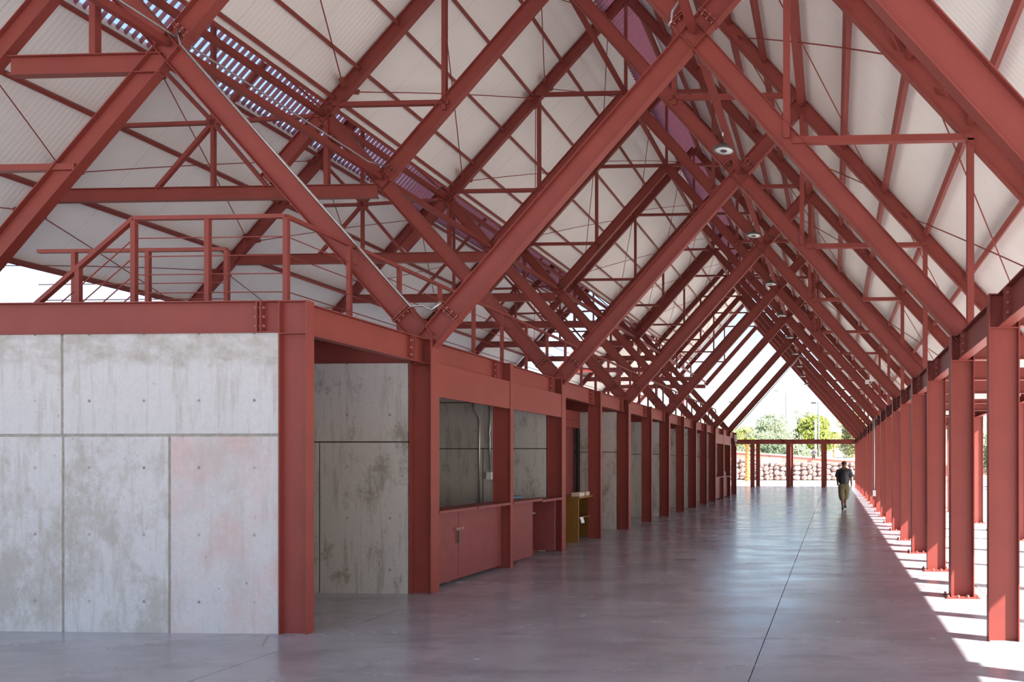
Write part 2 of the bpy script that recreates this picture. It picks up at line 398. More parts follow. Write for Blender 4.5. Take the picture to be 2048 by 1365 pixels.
# ------------------------------------------------------------------ longitudinal beams with bolted splices
def run_beam(name, label, group, x, k, splice=True, b=0.12):
    y0, y1 = Yk(k) + 0.007, Yk(k + 1) - 0.007
    t = thing(name, label, 'beam', (x, y0, HB), group)
    MB().ibeam((x, y0, (HT + HB) / 2), (x, y1, (HT + HB) / 2), HT - HB, b).build('girder', STEEL, t)
    if splice:
        ys = y1 - 0.36
        for e in (0, 0.034): MB().box(x - b / 2 - 0.012, x + b / 2 + 0.012, ys + e, ys + e + 0.014, HB + 0.013, HT - 0.013).build('end_plate', STEEL, t)
        for s in (-1, 1):
            for z in (0.07, 0.16, 0.25):
                MB().tube([(x + s * b * 0.40, ys - 0.022, HB + z), (x + s * b * 0.40, ys + 0.07, HB + z)], 0.013, 6).build('bolt', BOLT, t)
    return t
p = None
for i, k in enumerate(range(0, 14)):
    l = 'red steel beam capping the booth row in its %s bay from the corner' % ORD[i + 1]
    if p is None: p = run_beam('booth_beam', l, 'beams along the booth row', XL, k)
    else: dup(p, (XL, Yk(k) + 0.007, HB), l)
p = None
for i, k in enumerate(range(-2, 19)):
    l = 'red steel beam along the right colonnade, %s bay from the camera' % ORD[i + 1]
    if p is None: p = run_beam('colonnade_beam', l, 'beams along the right colonnade', XR, k)
    else: dup(p, (XR, Yk(k) + 0.007, HB), l)
p = None
for i, k in enumerate(range(-2, 19)):
    l = 'red steel eaves beam on the outer right columns, %s bay from the camera' % ORD[i + 1]
    if p is None: p = run_beam('eaves_beam', l, 'eaves beams on the outer columns', XO, k, False)
    else: dup(p, (XO, Yk(k) + 0.007, HB), l)
p = None
for i, k in enumerate(range(-1, 20)):                   # cross beams between colonnade and outer columns, each with a tube light
    l = 'red steel cross beam from colonnade to outer column, %s from the camera' % ORD[i + 1]
    if p is None:
        p = thing('cross_beam', l, 'beam', (XR, Yk(k), HB), 'cross beams of the right aisle')
        MB().ibeam((XR + 0.15, Yk(k), 3.15), (XO - 0.15, Yk(k), 3.15), 0.30, 0.10).build('girder', STEEL, p)
        MB().box(XR + 0.42, XR + 0.434, Yk(k) - 0.06, Yk(k) + 0.06, HB + 0.022, HT - 0.022).build('end_plate', STEEL, p)
    else: dup(p, (XR, Yk(k), HB), l)
p = None
for i, k in enumerate(range(1, 13, 2)):
    y = Yk(k); l = 'white tube light under the %s odd cross beam of the right aisle' % ORD[i + 1]
    if p is None:
        p = thing('tube_light', l, 'lamp', (2.85, y, 2.9), 'tube lights of the right aisle')
        MB().box(2.2, 3.5, y - 0.05, y + 0.05, 2.95, 3.0).build('housing', WHITE, p); MB().tube([(2.23, y, 2.93), (3.47, y, 2.93)], 0.024, 8).build('tube', LENS, p)
    else: dup(p, (2.85, y, 2.9), l)
# beams along the left wall and over the cross walls
t = thing('wall_beam', 'long red steel beam lying on the big pale concrete wall', 'beam', (-9, Yk(0), HB))
MB().ibeam((-13.0, Yk(0), 3.15), (XL - 0.147, Yk(0), 3.15), HT - HB, 0.104).build('girder', STEEL, t)
MB().box(XL - 0.37, XL - 0.356, Yk(0) - 0.06, Yk(0) + 0.06, HB, HT - 0.012).build('end_plate', STEEL, t)
MB().box(XL - 0.33, XL - 0.316, Yk(0) - 0.06, Yk(0) + 0.06, HB, HT - 0.012).build('end_plate', STEEL, t)
for z in (3.06, 3.15, 3.24):
    for xx in (-0.40, -0.30): MB().tube([(XL + xx, Yk(0) - 0.03, z), (XL + xx + (0.05 if xx < -0.35 else -0.02), Yk(0) - 0.03, z)], 0.013, 6).build('bolt', BOLT, t)
p = None
for i, k in enumerate((1, 3, 5, 7, 9, 11, 13)):
    l = 'red steel beam lying on the %s cross wall of the booths' % ORD[i + 1]
    if p is None:
        p = thing('booth_cross_beam', l, 'beam', (-7, Yk(k), HB), 'beams on the booth cross walls')
        MB().ibeam((-13.0, Yk(k), 3.15), (XL - 0.147, Yk(k), 3.15), HT - HB, 0.10).build('girder', STEEL, p)
    else: dup(p, (-7, Yk(k), HB), l)

# ------------------------------------------------------------------ roof trusses (one thing per frame)
D, B = 0.27, 0.125
def member(t, nm, a, b, y, d=D, w=B):
    tw = (0.008 if b[0] > a[0] else 0.0105) + (0.0012 if nm != 'raker' else 0)
    MB().ibeam((a[0], y, a[1]), (b[0], y, b[1]), d, w, 0.011, tw, up=perp(b[0] - a[0], b[1] - a[1])).build(nm, STEEL, t)
def tubeb(t, nm, a, b, y, s=0.085):
    MB().bar((a[0], y, a[1]), (b[0], y, b[1]), s, s, up=perp(b[0] - a[0], b[1] - a[1]) if abs(b[0] - a[0]) > 1e-6 else (1, 0, 0)).build(nm, STEEL, t)
def plates(t, o, ang, dist, y, gap=0.03):               # bolted end plates across a raker
    dx, dz = math.cos(ang), math.sin(ang)
    for e in (0, gap):
        c = Vector((o[0] + dx * (dist + e), y, o[1] + dz * (dist + e)))
        MB().bar(c, c + Vector((dx, 0, dz)) * 0.014, D + 0.02, B + 0.02, up=perp(dx, dz)).build('end_plate', STEEL, t)
    nrm = Vector((-dz, 0, dx)); q = Vector((dx, 0, dz))
    for u in (-0.085, 0, 0.085):
        c = Vector((o[0], y - 0.04, o[1])) + q * (dist - 0.02) + nrm * u
        MB().tube([c, c + q * 0.085], 0.013, 6).build('bolt', BOLT, t)
def truss(k, kind, label):
    y = Yk(k); t = thing('roof_truss', label, 'truss', (XM, y, ZV), 'roof trusses')
    ang = math.atan(MS)
    member(t, 'raker', (XM + 7.0 - 0.02, ZV + 0.02), (XM, ZA), y)                       # right raker, foot on the colonnade
    member(t, 'rafter', (XO + 0.42, zr(XO + 0.42)), (XM, ZR), y, 0.26, 0.11)
    plates(t, (XC, ZC), PI - ang, 0.27, y); plates(t, (XC, ZC), ang, 0.27, y)
    if kind in 'AB':
        member(t, 'raker', (XM, ZV), (XM + XJ, ZV + XJ * MS), y)
        member(t, 'raker', (XM, ZV), (XM - XJ, ZV + XJ * MS), y)
        for a in (ang, PI - ang): plates(t, (XM, ZV), a, 0.46, y)
    xl0 = -12.3 if kind in 'AD' else XLC - 0.08
    member(t, 'raker', (xl0, ZV + (xl0 - (XM - 7.0)) * MS), (XM, ZA), y)
    xr0 = -12.7 if kind in 'AD' else -11.12
    member(t, 'rafter', (xr0, zl(xr0)), (XM, ZR), y, 0.26, 0.11)
    plates(t, (XLC, ZC), ang, 0.27, y)
    if kind != 'D':
        xb = -15.6 if kind != 'A' else -11.0
        MB().ibeam((xb, y, 7.0), (XLC - 0.08, y, 7.0), 0.26, 0.11, 0.012, 0.0135).build('tie_beam', STEEL, t)
    # webs between rakers and rafters
    for s in (1, -1):
        X = lambda d: XM + s * d
        tubeb(t, 'web_post', (X(2.25), 8.55), (X(2.25), 10.98), y); tubeb(t, 'web_tie', (X(2.15), 8.70), (X(4.48), 8.70), y)
        tubeb(t, 'web_tie', (X(0.0), 11.15), (X(2.32), 11.15), y)
        if s == 1:
            tubeb(t, 'web_post', (X(4.70), 5.85), (X(4.70), 8.35), y); tubeb(t, 'web_tie', (X(4.78), 5.82), (X(7.08), 5.82), y)
            tubeb(t, 'web_post', (X(7.03), 3.32), (X(7.03), 5.80), y)
        elif kind == 'A':
            tubeb(t, 'web_tie', (X(4.78), 5.64), (X(7.20), 5.64), y); tubeb(t, 'web_post', (X(4.53), 7.12), (X(4.53), 8.4), y)
        elif kind != 'D':
            tubeb(t, 'web_post', (X(4.60), 7.12), (X(4.60), 8.4), y)
    tubeb(t, 'king_post', (XM, ZA), (XM, ZR - 0.1), y, 0.075)
    if kind == 'B':                                      # star of tubes under the low left roof
        S = (-12.2, 8.40)
        for e in ((-9.97, 8.50), (-14.35, 8.37), (-12.2, 7.12), (-12.2, 10.62), (-13.35, 7.12), (-11.10, 7.12), (-13.30, 9.55), (-11.15, 9.55)):
            tubeb(t, 'star_arm', S, e, y, 0.07)
        tubeb(t, 'slim_tie', (-12.25, 10.6), (-9.97, 8.62), y, 0.045)
        MB().prism([(S[0] + 0.16 * math.cos(PI / 8 + i * PI / 4), S[1] + 0.16 * math.sin(PI / 8 + i * PI / 4)) for i in range(8)], y - 0.012, y + 0.012).build('star_gusset', STEEL, t)
    if kind in 'BD' or k == 1:
        xq = -17.15; member(t, 'low_rafter', (xq, zq(xq)), (-12.3, zq(-12.3)), y, 0.26, 0.11)
    return t
truss(1, 'A', 'red steel roof truss over the first V, with a leg to the left wall')
pb = truss(3, 'B', 'red steel roof truss rising from the second V of the booth row')
for i, k in enumerate(range(5, 14, 2)): dup(pb, (XM, Yk(k), ZV), 'red steel roof truss rising from the %s V of the booth row' % ORD[i + 3])
pc = truss(15, 'C', 'red steel roof truss first past the last V of the booth row')
dup(pc, (XM, Yk(17), ZV), 'red steel roof truss second past the last V of the booth row')
dup(pc, (XM, Yk(19), ZV), 'last red steel roof truss, bounding the open sky at the far end')
pd = truss(-1, 'D', 'red steel truss nearest overhead, its raker crossing the upper right corner')
dup(pd, (XM, Yk(-3), ZV), 'red steel roof truss directly above the camera')
dup(pd, (XM, Yk(-5), ZV), 'red steel roof truss behind the camera')

# second low roof further off, past the gap of sky
lowp = None
for i, k in enumerate((15, 17, 19, 21, 23)):
    y = Yk(k); l = 'red steel half truss of the far low roof, %s from the gap' % ORD[i + 1]
    if lowp is None:
        lowp = thing('low_truss', l, 'truss', (-15.6, y, 7), 'half trusses of the far low roof')
        member(lowp, 'low_rafter', (-17.15, zq(-17.15)), (-12.3, zq(-12.3)), y, 0.26, 0.11)
        tubeb(lowp, 'post', (-12.3, 0.0), (-12.3, 10.7), y, 0.14); tubeb(lowp, 'post', (-16.9, 0.0), (-16.9, 5.55), y, 0.14)
    else: dup(lowp, (-15.6, y, 7), l)

# ------------------------------------------------------------------ longitudinal struts, purlins, roof sheets, louvres
def run(name, label, cat, group, x, z, ks, h, b, piece, up=(0, 0, 1), inset=0.06):
    t = thing(name, label, cat, (x, Yk(ks[0]), z), group); first = None
    for a, c in zip(ks, ks[1:]):
        if first is None:
            first = MB().bar((x, Yk(a) + inset, z), (x, Yk(c) - inset, z), h, b, up=up).build(piece, STEEL, t); base = Yk(a)
        else:
            o = first.copy(); C.objects.link(o); o.parent = t; o.location = (0, Yk(a) - base, 0)
    return t
KS = list(range(-5, 20, 2))
for x, z, l in ((XC, ZC + 0.05, 'where the corridor rakers cross'), (XLC, ZC + 0.05, 'where the left rakers cross, over the booths'),
                (XM - XJ, ZJ, 'at the valley joint left of the upper roof'), (XM + XJ, ZJ, 'at the joint of the right roof slope'),
                (XM, ZA, 'joining the apexes of the rakers')):
    run('strut', 'long red square tube strut ' + l, 'strut', 'long struts', x, z, KS if x != XLC else KS[1:], 0.10, 0.10, 'tube')
zs = [12.75, 11.95, 11.10, 10.25, 9.40, 8.84, 8.71]
upL, upR = perp(1, 1.1), perp(1, -1.1)
for i, z in enumerate(zs):
    x = XM - XJ + (z - 0.09 - ZJ) / 1.1
    run('purlin', 'red purlin of the left upper slope, %s below the ridge' % ORD[i + 1], 'purlin', 'purlins of the left upper slope', x, z, KS, 0.10 if z > 8.8 else 0.05, 0.07, 'tube', upL)
zs2 = [13.4, 12.60, 11.75, 10.9, 10.1, 9.36, 8.55, 7.7, 6.85, 6.0, 5.15, 4.3, 3.5]
for i, z in enumerate(zs2):
    x = XM + XJ - (z - 0.09 - ZJ) / 1.1
    run('purlin', 'red purlin of the right roof slope, %s below the ridge' % ORD[i + 1], 'purlin', 'purlins of the right slope', x, z, KS, 0.11, 0.075, 'tube', upR)
KL = list(range(-3, 14, 2)); KF = [15, 17, 19, 21, 23]
for i, z in enumerate((9.67, 8.49, 7.15, 5.84)):
    x = -15.6 + (z - 7.19) / 1.1
    run('purlin', 'red purlin of the near low roof, %s below its top' % ORD[i + 1], 'purlin', 'purlins of the near low roof', x, z, KL, 0.12, 0.08, 'tube', upL)
    run('purlin', 'red purlin of the far low roof, %s below its top' % ORD[i + 1], 'purlin', 'purlins of the far low roof', x, z, KF, 0.12, 0.08, 'tube', upL)
# roof sheets
ceil = shell('ceiling')
def sheets(xa, xb, zf, ks, y_ext=0.0, n=4, thick=0.05):
    off = 0.24; proto = None; dz = zf(1) - zf(0)
    for a, c in zip(ks, ks[1:]):
        w = (Yk(c) - Yk(a)) / n
        for j in range(n):
            ya = Yk(a) + j * w
            if proto is None:
                m = MB(); xm = [xa, xb]
                v = []
                for yy in (ya + 0.003, ya + w - 0.003):
                    v += [(xa, yy, zf(xa) + off), (xb, yy, zf(xb) + off), (xb, yy, zf(xb) + off + thick * 1.5), (xa, yy, zf(xa) + off + thick * 1.5)]
                m.add(v, [(0, 1, 2, 3), (4, 7, 6, 5), (0, 4, 5, 1), (3, 2, 6, 7), (0, 3, 7, 4), (1, 5, 6, 2)])
                proto = m.build('roof_sheet', ROOF, ceil); y00 = ya
            else:
                o = proto.copy(); C.objects.link(o); o.parent = ceil; o.location = (0, ya - y00, 0)
sheets(-9.97, -5.93, zl, KS)
sheets(XM + 0.02, XO + 0.50, zr, KS)
sheets(-16.95, -13.36, zq, KL)
sheets(-16.95, -12.5, zq, KF)
for ks in (KL, KF): sheets(-12.40, -10.00, lambda x: 10.56 - 0.72 * (x + 12.40), ks)
# louvres: slats running up the slope
def louvre(name, label, group, x0, x1, zf, k, n=30):
    t = thing(name, label, 'louvre', (x0, Yk(k), zf(x0)), group); off = 0.20
    for x in (x1,):
        MB().bar((x, Yk(k) + 0.02, zf(x) + off - 0.06), (x, Yk(k + 2) - 0.02, zf(x) + off - 0.06), 0.07, 0.05, up=perp(1, 1.1)).build('rail', STEEL, t)
    st = 2 * SP / n; first = None
    for j in range(n):
        y = Yk(k) + (j + 0.5) * st
        if first is None:
            d = Vector((1, 0, 1.1)).normalized(); nrm = Vector(perp(1, 1.1)); a = math.radians(-100)
            w = Vector((0, math.cos(a), 0)) + nrm * math.sin(a)
            m = MB(); p0 = Vector((x0 + 0.02, y, zf(x0 + 0.02) + off)); p1 = Vector((x1 - 0.02, y, zf(x1 - 0.02) + off)); u = d.cross(w).normalized()
            hw = st * 0.375
            m.sweep([(-0.004, -hw), (0.022, 0), (-0.004, hw), (0.004, hw), (0.030, 0), (0.004, -hw)], p0, p1, u, w)
            first = m.build('slat', LOUV, t); yb = y
        else:
            o = first.copy(); C.objects.link(o); o.parent = t; o.location = (0, y - yb, 0)
    return t
p = None
for i, k in enumerate(range(-1, 13, 2)):
    l = 'mauve slatted louvre along the top of the low left roof, %s bay' % ORD[i + 1]
    if p is None: p = louvre('roof_louvre', l, 'louvres of the low left roof', -13.36, -12.42, zq, k)
    else: dup(p, (-13.36, Yk(k), zq(-13.36)), l)
p = None
for i, k in enumerate(range(-1, 19, 2)):
    l = 'mauve slatted louvre beside the main ridge, %s bay' % ORD[i + 1]
    if p is None: p = louvre('ridge_louvre', l, 'louvres beside the main ridge', -5.96, -5.26, zl, k)
    else: dup(p, (-5.96, Yk(k), zl(-5.96)), l)

# diagonal brace rods with gussets, one thing per X in a roof bay
def brace(name, label, group, zf, k, xa, xb):
    y0, y1 = Yk(k), Yk(k + 2); off = -0.02
    t = thing(name, label, 'brace', (xa, y0, zf(xa)), group)
    sl = (zf(1) - zf(0)); up = Vector(perp(1, sl))
    for (A, Bx) in ((xa, xb), (xb, xa)):
        p0 = Vector((A, y0 + 0.16, zf(A) + off)); p1 = Vector((Bx, y1 - 0.16, zf(Bx) + off))
        mid = (p0 + p1) / 2 + Vector((0, 0, 0.07))
        pts = [p0 * (1 - s) ** 2 + mid * 2 * s * (1 - s) + p1 * s * s for s in [i / 8 for i in range(9)]]
        MB().tube(pts, 0.011, 6).build('rod', STEEL, t)
        for q, s in ((p0, 1), (p1, -1)):
            dr = (p1 - p0).normalized() * s
            MB().bar(q - dr * 0.12, q + dr * 0.13, 0.012, 0.10, up=up).build('gusset', STEEL, t)
    return t
def braces(name, lab, group, zf, xa, xb, ks):
    p = None
    for i, k in enumerate(ks):
        l = lab % ORD[i + 1]
        if p is None: p = brace(name, l, group, zf, k, xa, xb)
        else: dup(p, (xa, Yk(k), zf(xa)), l)
inv = lambda f, z: (z - f(0)) / (f(1) - f(0))
braces('rod_brace', 'crossed brace rods low on the left upper slope, %s bay', 'rod braces', zl, inv(zl, 9.05), inv(zl, 11.0), range(-1, 18, 2))
braces('rod_brace', 'crossed brace rods high on the left upper slope, %s bay', 'rod braces', zl, inv(zl, 11.4), inv(zl, 13.1), range(-1, 18, 2))
braces('rod_brace', 'crossed brace rods at the foot of the right slope, %s bay', 'rod braces', zr, inv(zr, 3.55), inv(zr, 6.35), range(-1, 18, 2))
braces('rod_brace', 'crossed brace rods midway up the right slope, %s bay', 'rod braces', zr, inv(zr, 7.0), inv(zr, 9.75), range(-1, 18, 2))
braces('rod_brace', 'crossed brace rods high on the low left roof, %s bay', 'rod braces', zq, inv(zq, 7.55), inv(zq, 9.5), range(1, 12, 2))
braces('rod_brace', 'crossed brace rods at the foot of the low left roof, %s bay', 'rod braces', zq, inv(zq, 5.7), inv(zq, 6.7), range(1, 12, 2))

# ------------------------------------------------------------------ end beam and end columns
t = thing('end_beam', 'red steel beam spanning the far end above the three pairs of columns', 'beam', (-3, Yk(19), HB))
MB().ibeam((-8.0, Yk(19), 3.15), (XR - 0.15, Yk(19), 3.15), HT - HB, 0.11).build('girder', STEEL, t)
for x in (-5.6, -3.12, -0.70):
    for e in (-0.42, -0.30, 0.32, 0.44): MB().box(x + e, x + e + 0.02, Yk(19) - 0.065, Yk(19) + 0.065, HB + 0.013, HT - 0.013).build('end_plate', STEEL, t)
for i, x in enumerate((-5.6, -3.12, -0.70)):
    column('end_column', 'red steel column under the far end beam, %s from the left' % ORD[i + 1], 'columns under the far end beam', x, 19, False, top=HB - 0.001)
for i, x in enumerate((-5.45, -3.05, -0.62)):
    column('end_column', 'red steel column close behind the far end beam, %s from the left' % ORD[i + 1], 'columns behind the far end beam', x, 20, False, top=HT, y=52.2)
t = thing('end_beam', 'second red steel beam close behind the far end beam', 'beam', (-3, 52.2, HT))
MB().ibeam((-8.0, 52.2, HT + 0.0), (XR, 52.2, HT + 0.0), 0.02, 0.10).build('girder', STEEL, t)

# ------------------------------------------------------------------ kiosks
def kiosk(k, near, label, open_leaf):
    t = thing('kiosk_front', label, 'kiosk', (XL, Yk(k), 0), 'kiosk fronts of the booth row')
    for j in (0, 1):
        ya, yb = Yk(k + j) + (0.104 if (k + j) % 2 else 0.058), Yk(k + j + 1) - (0.104 if (k + j + 1) % 2 else 0.058)
        MB().box(XL + 0.10, XL + 0.135, ya, yb, 2.57, HB + 0.02).build('fascia', STEEL, t)
        L = yb - ya
        ysp = ya + L * (0.48 if j == 0 else 0.55)
        MB().box(XL - 0.30, XL + 0.155, ya, ysp - 0.012, 1.02, 1.06).build('counter_top', STEELD, t)
        dz = 0.0 if j == 0 else -0.025
        MB().box(XL - 0.30, XL + 0.155, ysp + 0.012, yb, 1.02 + dz, 1.06 + dz).build('counter_top', STEELD, t)
        ysd = ya + L * (0.36 if j == 0 else 0.52)
        fr = XL + 0.0
        d = MB().box(fr - 0.03, fr, ya, ysd - 0.006, 0.05, 1.018).build('door', STEELD, t)
        if open_leaf and j == 1:
            MB().box(XL - 0.44, XL + 0.10, yb - 0.24, yb - 0.21, 0.05, 0.985).build('door', STEELD, t)
            MB().box(XL - 0.34, XL - 0.31, ysd, yb, 0.0, 1.0).build('back_panel', STEELD, t)
        else:
            MB().box(fr - 0.03, fr, ysd + 0.006, yb - 0.004, 0.05, 1.018).build('door', STEELD, t)
        if near and j == 0:
            MB().tube([(fr + 0.02, ysd - 0.12, 0.76), (fr + 0.02, ysd + 0.09, 0.765)], 0.012, 6).build('bolt_bar', GALV, d)
            for dy in (-0.09, -0.03, 0.05): MB().box(fr, fr + 0.035, ysd + dy, ysd + dy + 0.022, 0.735, 0.79).build('hasp', BOLT, d)
            MB().box(fr + 0.02, fr + 0.04, ysd - 0.055, ysd - 0.03, 0.56, 0.735).build('padlock', DARKM, d)
        elif near: MB().tube([(fr - 0.005, ysd - 0.02, 0.80), (fr + 0.03, ysd + 0.03, 0.80)], 0.016, 6).build('latch', GALV, d)
    return t
kiosk(1, True, 'red steel kiosk front with counter and padlocked doors, nearest the corner', True)
kiosk(11, False, 'small far red steel kiosk front, with a bottle on its counter', False)
b = thing('bottle', 'grey blue bottle standing on the far kiosk counter', 'bottle', (XL + 0.03, Yk(12) + 1.0, 1.06))
MB().lathe([(0.0, 0), (0.05, 0), (0.055, 0.02), (0.055, 0.17), (0.022, 0.23), (0.022, 0.27), (0, 0.27)], (XL + 0.03, Yk(12) + 1.0, 1.06), 12).build('body', BOTTLE, b, True)
MB().tube([(XL + 0.03, Yk(12) + 1.0, 1.33), (XL + 0.03, Yk(12) + 1.0, 1.36)], 0.025, 10).build('cap', DARKM, b)
b = thing('water_jug', 'blue plastic tub standing behind the near kiosk counter', 'tub', (-5.75, 12.6, 0))
MB().lathe([(0.0, 0), (0.2, 0), (0.23, 1.06), (0.25, 1.08), (0.22, 1.10), (0, 1.08)], (-5.9, 12.9, 0), 16).build('body', BLUEM, b, True)
# conduits and socket box on the wall behind the kiosk
yw = Yk(3) - 0.09 - 0.02
t = thing('wall_conduit', 'thin galvanised conduit rising full height on the wall inside the kiosk', 'conduit', (-6.87, yw, 0))
MB().tube([(-6.82, yw, 0.1), (-6.80, yw, 2.5), (-6.84, yw, 2.62), (-6.92, yw, 2.72), (-6.94, yw, 2.95)], 0.016, 8).build('pipe', GALV, t, True)
t = thing('socket_conduit', 'shorter galvanised conduit ending in a white socket box in the kiosk', 'conduit', (-6.58, yw, 1.4))
MB().tube([(-6.6, yw, 1.52), (-6.6, yw, 2.2), (-6.615, yw, 2.26), (-6.6, yw, 2.32), (-6.6, yw, 2.97)], 0.014, 8).build('pipe', GALV, t, True)
MB().box(-6.66, -6.56, yw - 0.035, yw + 0.02, 1.38, 1.52).build('socket_box', WHITE, t)

# plywood desk in the open bay, things on it
t = thing('desk', 'brown varnished plywood desk standing in the open bay behind the kiosk', 'desk', (-5.7, 15.9, 0))
MB().box(-6.02, -5.42, 15.2, 15.24, 0.0, 0.94).build('side_panel', PLY, t); MB().box(-6.02, -5.42, 16.56, 16.60, 0.0, 0.94).build('side_panel', PLY, t)
MB().box(-6.06, -5.38, 15.15, 16.65, 0.94, 0.975).build('desk_top', PLY, t)
MB().box(-6.02, -5.98, 15.24, 16.56, 0.03, 0.94).build('back_panel', PLYD, t); MB().box(-5.98, -5.46, 15.24, 16.56, 0.50, 0.525).build('shelf', PLY, t)
for i, (y, w) in enumerate(((15.33, 0.30), (15.75, 0.22))):
    b = thing('carton', ('pale carton lying on the near end of the plywood desk', 'pinkish carton lying further back on the plywood desk')[i], 'box', (-5.6, y, 0.975))
    MB().box(-5.62, -5.44, y, y + w, 0.975, 1.045).build('body', CARD, b); MB().box(-5.625, -5.435, y - 0.004, y + w + 0.004, 1.045, 1.055).build('lid', CARD, b)
m = MB(); pts = [(-5.50, 15.30, 0.526), (-5.42, 15.32, 0.526), (-5.405, 15.34, 0.46), (-5.40, 15.36, 0.40)]
m.add([(p[0], p[1] + s, p[2]) for p in pts for s in (-0.03, 0.16)], [(2 * i, 2 * i + 1, 2 * i + 3, 2 * i + 2) for i in range(3)])
o = m.build('paper_sheet', PAPER); tag(o, 'white sheet hanging over the edge of the desk shelf', 'paper')
md = o.modifiers.new('thick', 'SOLIDIFY'); md.thickness = 0.003

# ------------------------------------------------------------------ railings on the deck
ZRL, ZDK = 4.52, HT + 0.06
def railing(name, label, pts, posts, wires=(0.30, 0.52, 0.74, 0.96), group='deck railings'):
    t = thing(name, label, 'railing', (pts[0][0], pts[0][1], ZDK), group)
    for a, c in zip(pts, pts[1:]):
        MB().bar(a, c, 0.045, 0.05).build('handrail', STEEL, t)
    for q in posts: MB().bar((q[0], q[1], ZDK - 0.02), (q[0], q[1], q[2]), 0.055, 0.045, up=(1, 0, 0)).build('post', STEEL, t)
    for wz in wires:
        for a, c in zip(pts, pts[1:]):
            hz = ZRL - ZDK; d = (1 - wz / 1.2) * hz
            MB().tube([(a[0], a[1], a[2] - d), (c[0], c[1], c[2] - d)], 0.007, 5).build('wire', STEEL, t)
    return t
railing('railing', 'red railing on the booth roof, from the corner post along the corridor', [(-6.25, 8.04, ZRL), (-6.25, 38.2, ZRL)],
        [(-6.25, 8.04 + 1.078 * i, ZRL - 0.02) for i in range(29)])
railing('stair_railing', 'red railing on the booth roof parallel to the pale wall, ending in a slope', [(-6.25, 8.04, ZRL), (-8.06, 8.04, ZRL), (-9.38, 8.04, 3.42)],
        [(-7.18, 8.04, ZRL - 0.02), (-8.06, 8.04, ZRL - 0.02), (-8.73, 8.04, 3.95)])
railing('stair_railing', 'rear red railing on the booth roof, behind the stair opening', [(-8.0, 9.25, ZRL), (-10.6, 9.25, ZRL)],
        [(-8.0, 9.25, ZRL - 0.02), (-9.08, 9.25, ZRL - 0.02), (-10.1, 9.25, ZRL - 0.02)], (0.3, 0.52, 0.74))

# ------------------------------------------------------------------ lamps, conduits
p = None
for i in range(10):
    y = 7.49 + 4.524 * i; x, z = XC - 0.03, 6.90
    l = 'round pendant lamp with white ring hung over the corridor, %s from the camera' % ORD[i + 1]
    if p is None:
        p = thing('pendant_lamp', l, 'lamp', (x, y, z), 'pendant lamps over the corridor')
        MB().lathe([(0, 0.0), (0.055, 0.0), (0.06, 0.012), (0.0, 0.012)], (x, y, z - 0.008), 24).build('hub', DARKM, p)
        MB().lathe([(0.055, 0.0), (0.155, 0.0), (0.155, 0.01), (0.055, 0.01)], (x, y, z - 0.002), 32).build('lens_ring', LENS, p, True)
        MB().lathe([(0.155, -0.006), (0.178, 0.0), (0.172, 0.03), (0.12, 0.055), (0.05, 0.075), (0.045, 0.12), (0.0, 0.125)], (x, y, z), 32).build('housing', DARKM, p, True)
        MB().tube([(x, y, z + 0.12), (x + 0.004, y, z + 0.2), (x - 0.004, y, z + 0.27), (x + 0.03, y, ZC + 0.0)], 0.007, 6).build('chain', DARKM, p)
        MB().box(x - 0.02, x + 0.0, y - 0.015, y + 0.015, z + 0.24, z + 0.36).build('driver_box', WHITE, p)
    else: dup(p, (x, y, z), l)
def conduit(name, label, pts, r=0.016):
    t = thing(name, label, 'conduit', pts[0]); MB().tube(pts, r, 8).build('pipe', GALV, t, True); return t
u = Vector((MS, 0, 1)).normalized() * (D / 2 + 0.03)
q = lambda d: (XM - d + u.x * 1.0, Yk(1) - 0.075, ZV + d * MS + u.z)
cd = conduit('raker_conduit', 'silver conduit running up the left arm of the first V', [(XM + 0.22, Yk(1) - 0.075, ZV + 0.50), (XM + 0.10, Yk(1) - 0.075, ZV + 0.40), (XM - 0.02, Yk(1) - 0.075, ZV + 0.46), q(0.30), q(3.4), (XLC + 0.12, Yk(1) - 0.02, ZC + 0.26)])
conduit('strut_conduit', 'silver conduit lying along the strut over the booths', [(XLC + 0.12, Yk(1) - 3.0, ZC + 0.13), (XLC + 0.12, Yk(1), ZC + 0.13), (XLC + 0.12, Yk(3) - 0.6, ZC + 0.13), (XLC + 0.2, Yk(3) - 0.2, ZC + 0.2)])
conduit('crossing_conduit', 'short bent silver conduit at the nearest crossing of the corridor rakers', [(XC - 0.31, Yk(1) - 0.05, ZC + 0.10), (XC - 0.27, Yk(1) - 0.06, ZC + 0.16), (XC - 0.26, Yk(1) - 0.08, ZC + 0.26), (XC - 0.16, Yk(1) - 0.08, ZC + 0.42)], 0.018)
conduit('end_conduit', 'silver conduit under the last left raker, at the far end', [(XM + 0.35, Yk(13) - 0.03, ZV + 0.10), (XM + 3.45, Yk(13) - 0.03, ZV + 3.57), (XC + 0.1, Yk(13) - 0.03, ZC - 0.10), (XC + 0.5, Yk(13) - 0.03, ZC - 0.28)], 0.02)
t = conduit('column_conduit', 'silver conduit bent over the top of a colonnade column, with a white box', [(XR - 0.1, Yk(8) - 0.1, 3.2), (XR - 0.17, Yk(8) - 0.1, 3.33), (XR - 0.22, Yk(8) - 0.1, 3.2), (XR - 0.22, Yk(8) - 0.1, 0.6)], 0.022)
MB().box(XR - 0.27, XR - 0.17, Yk(8) - 0.15, Yk(8) - 0.09, 0.55, 0.75).build('socket_box', WHITE, t)
t = thing('floodlight', 'small silver floodlight clamped under a right raker', 'lamp', (1.2, 21.4, 4.2))
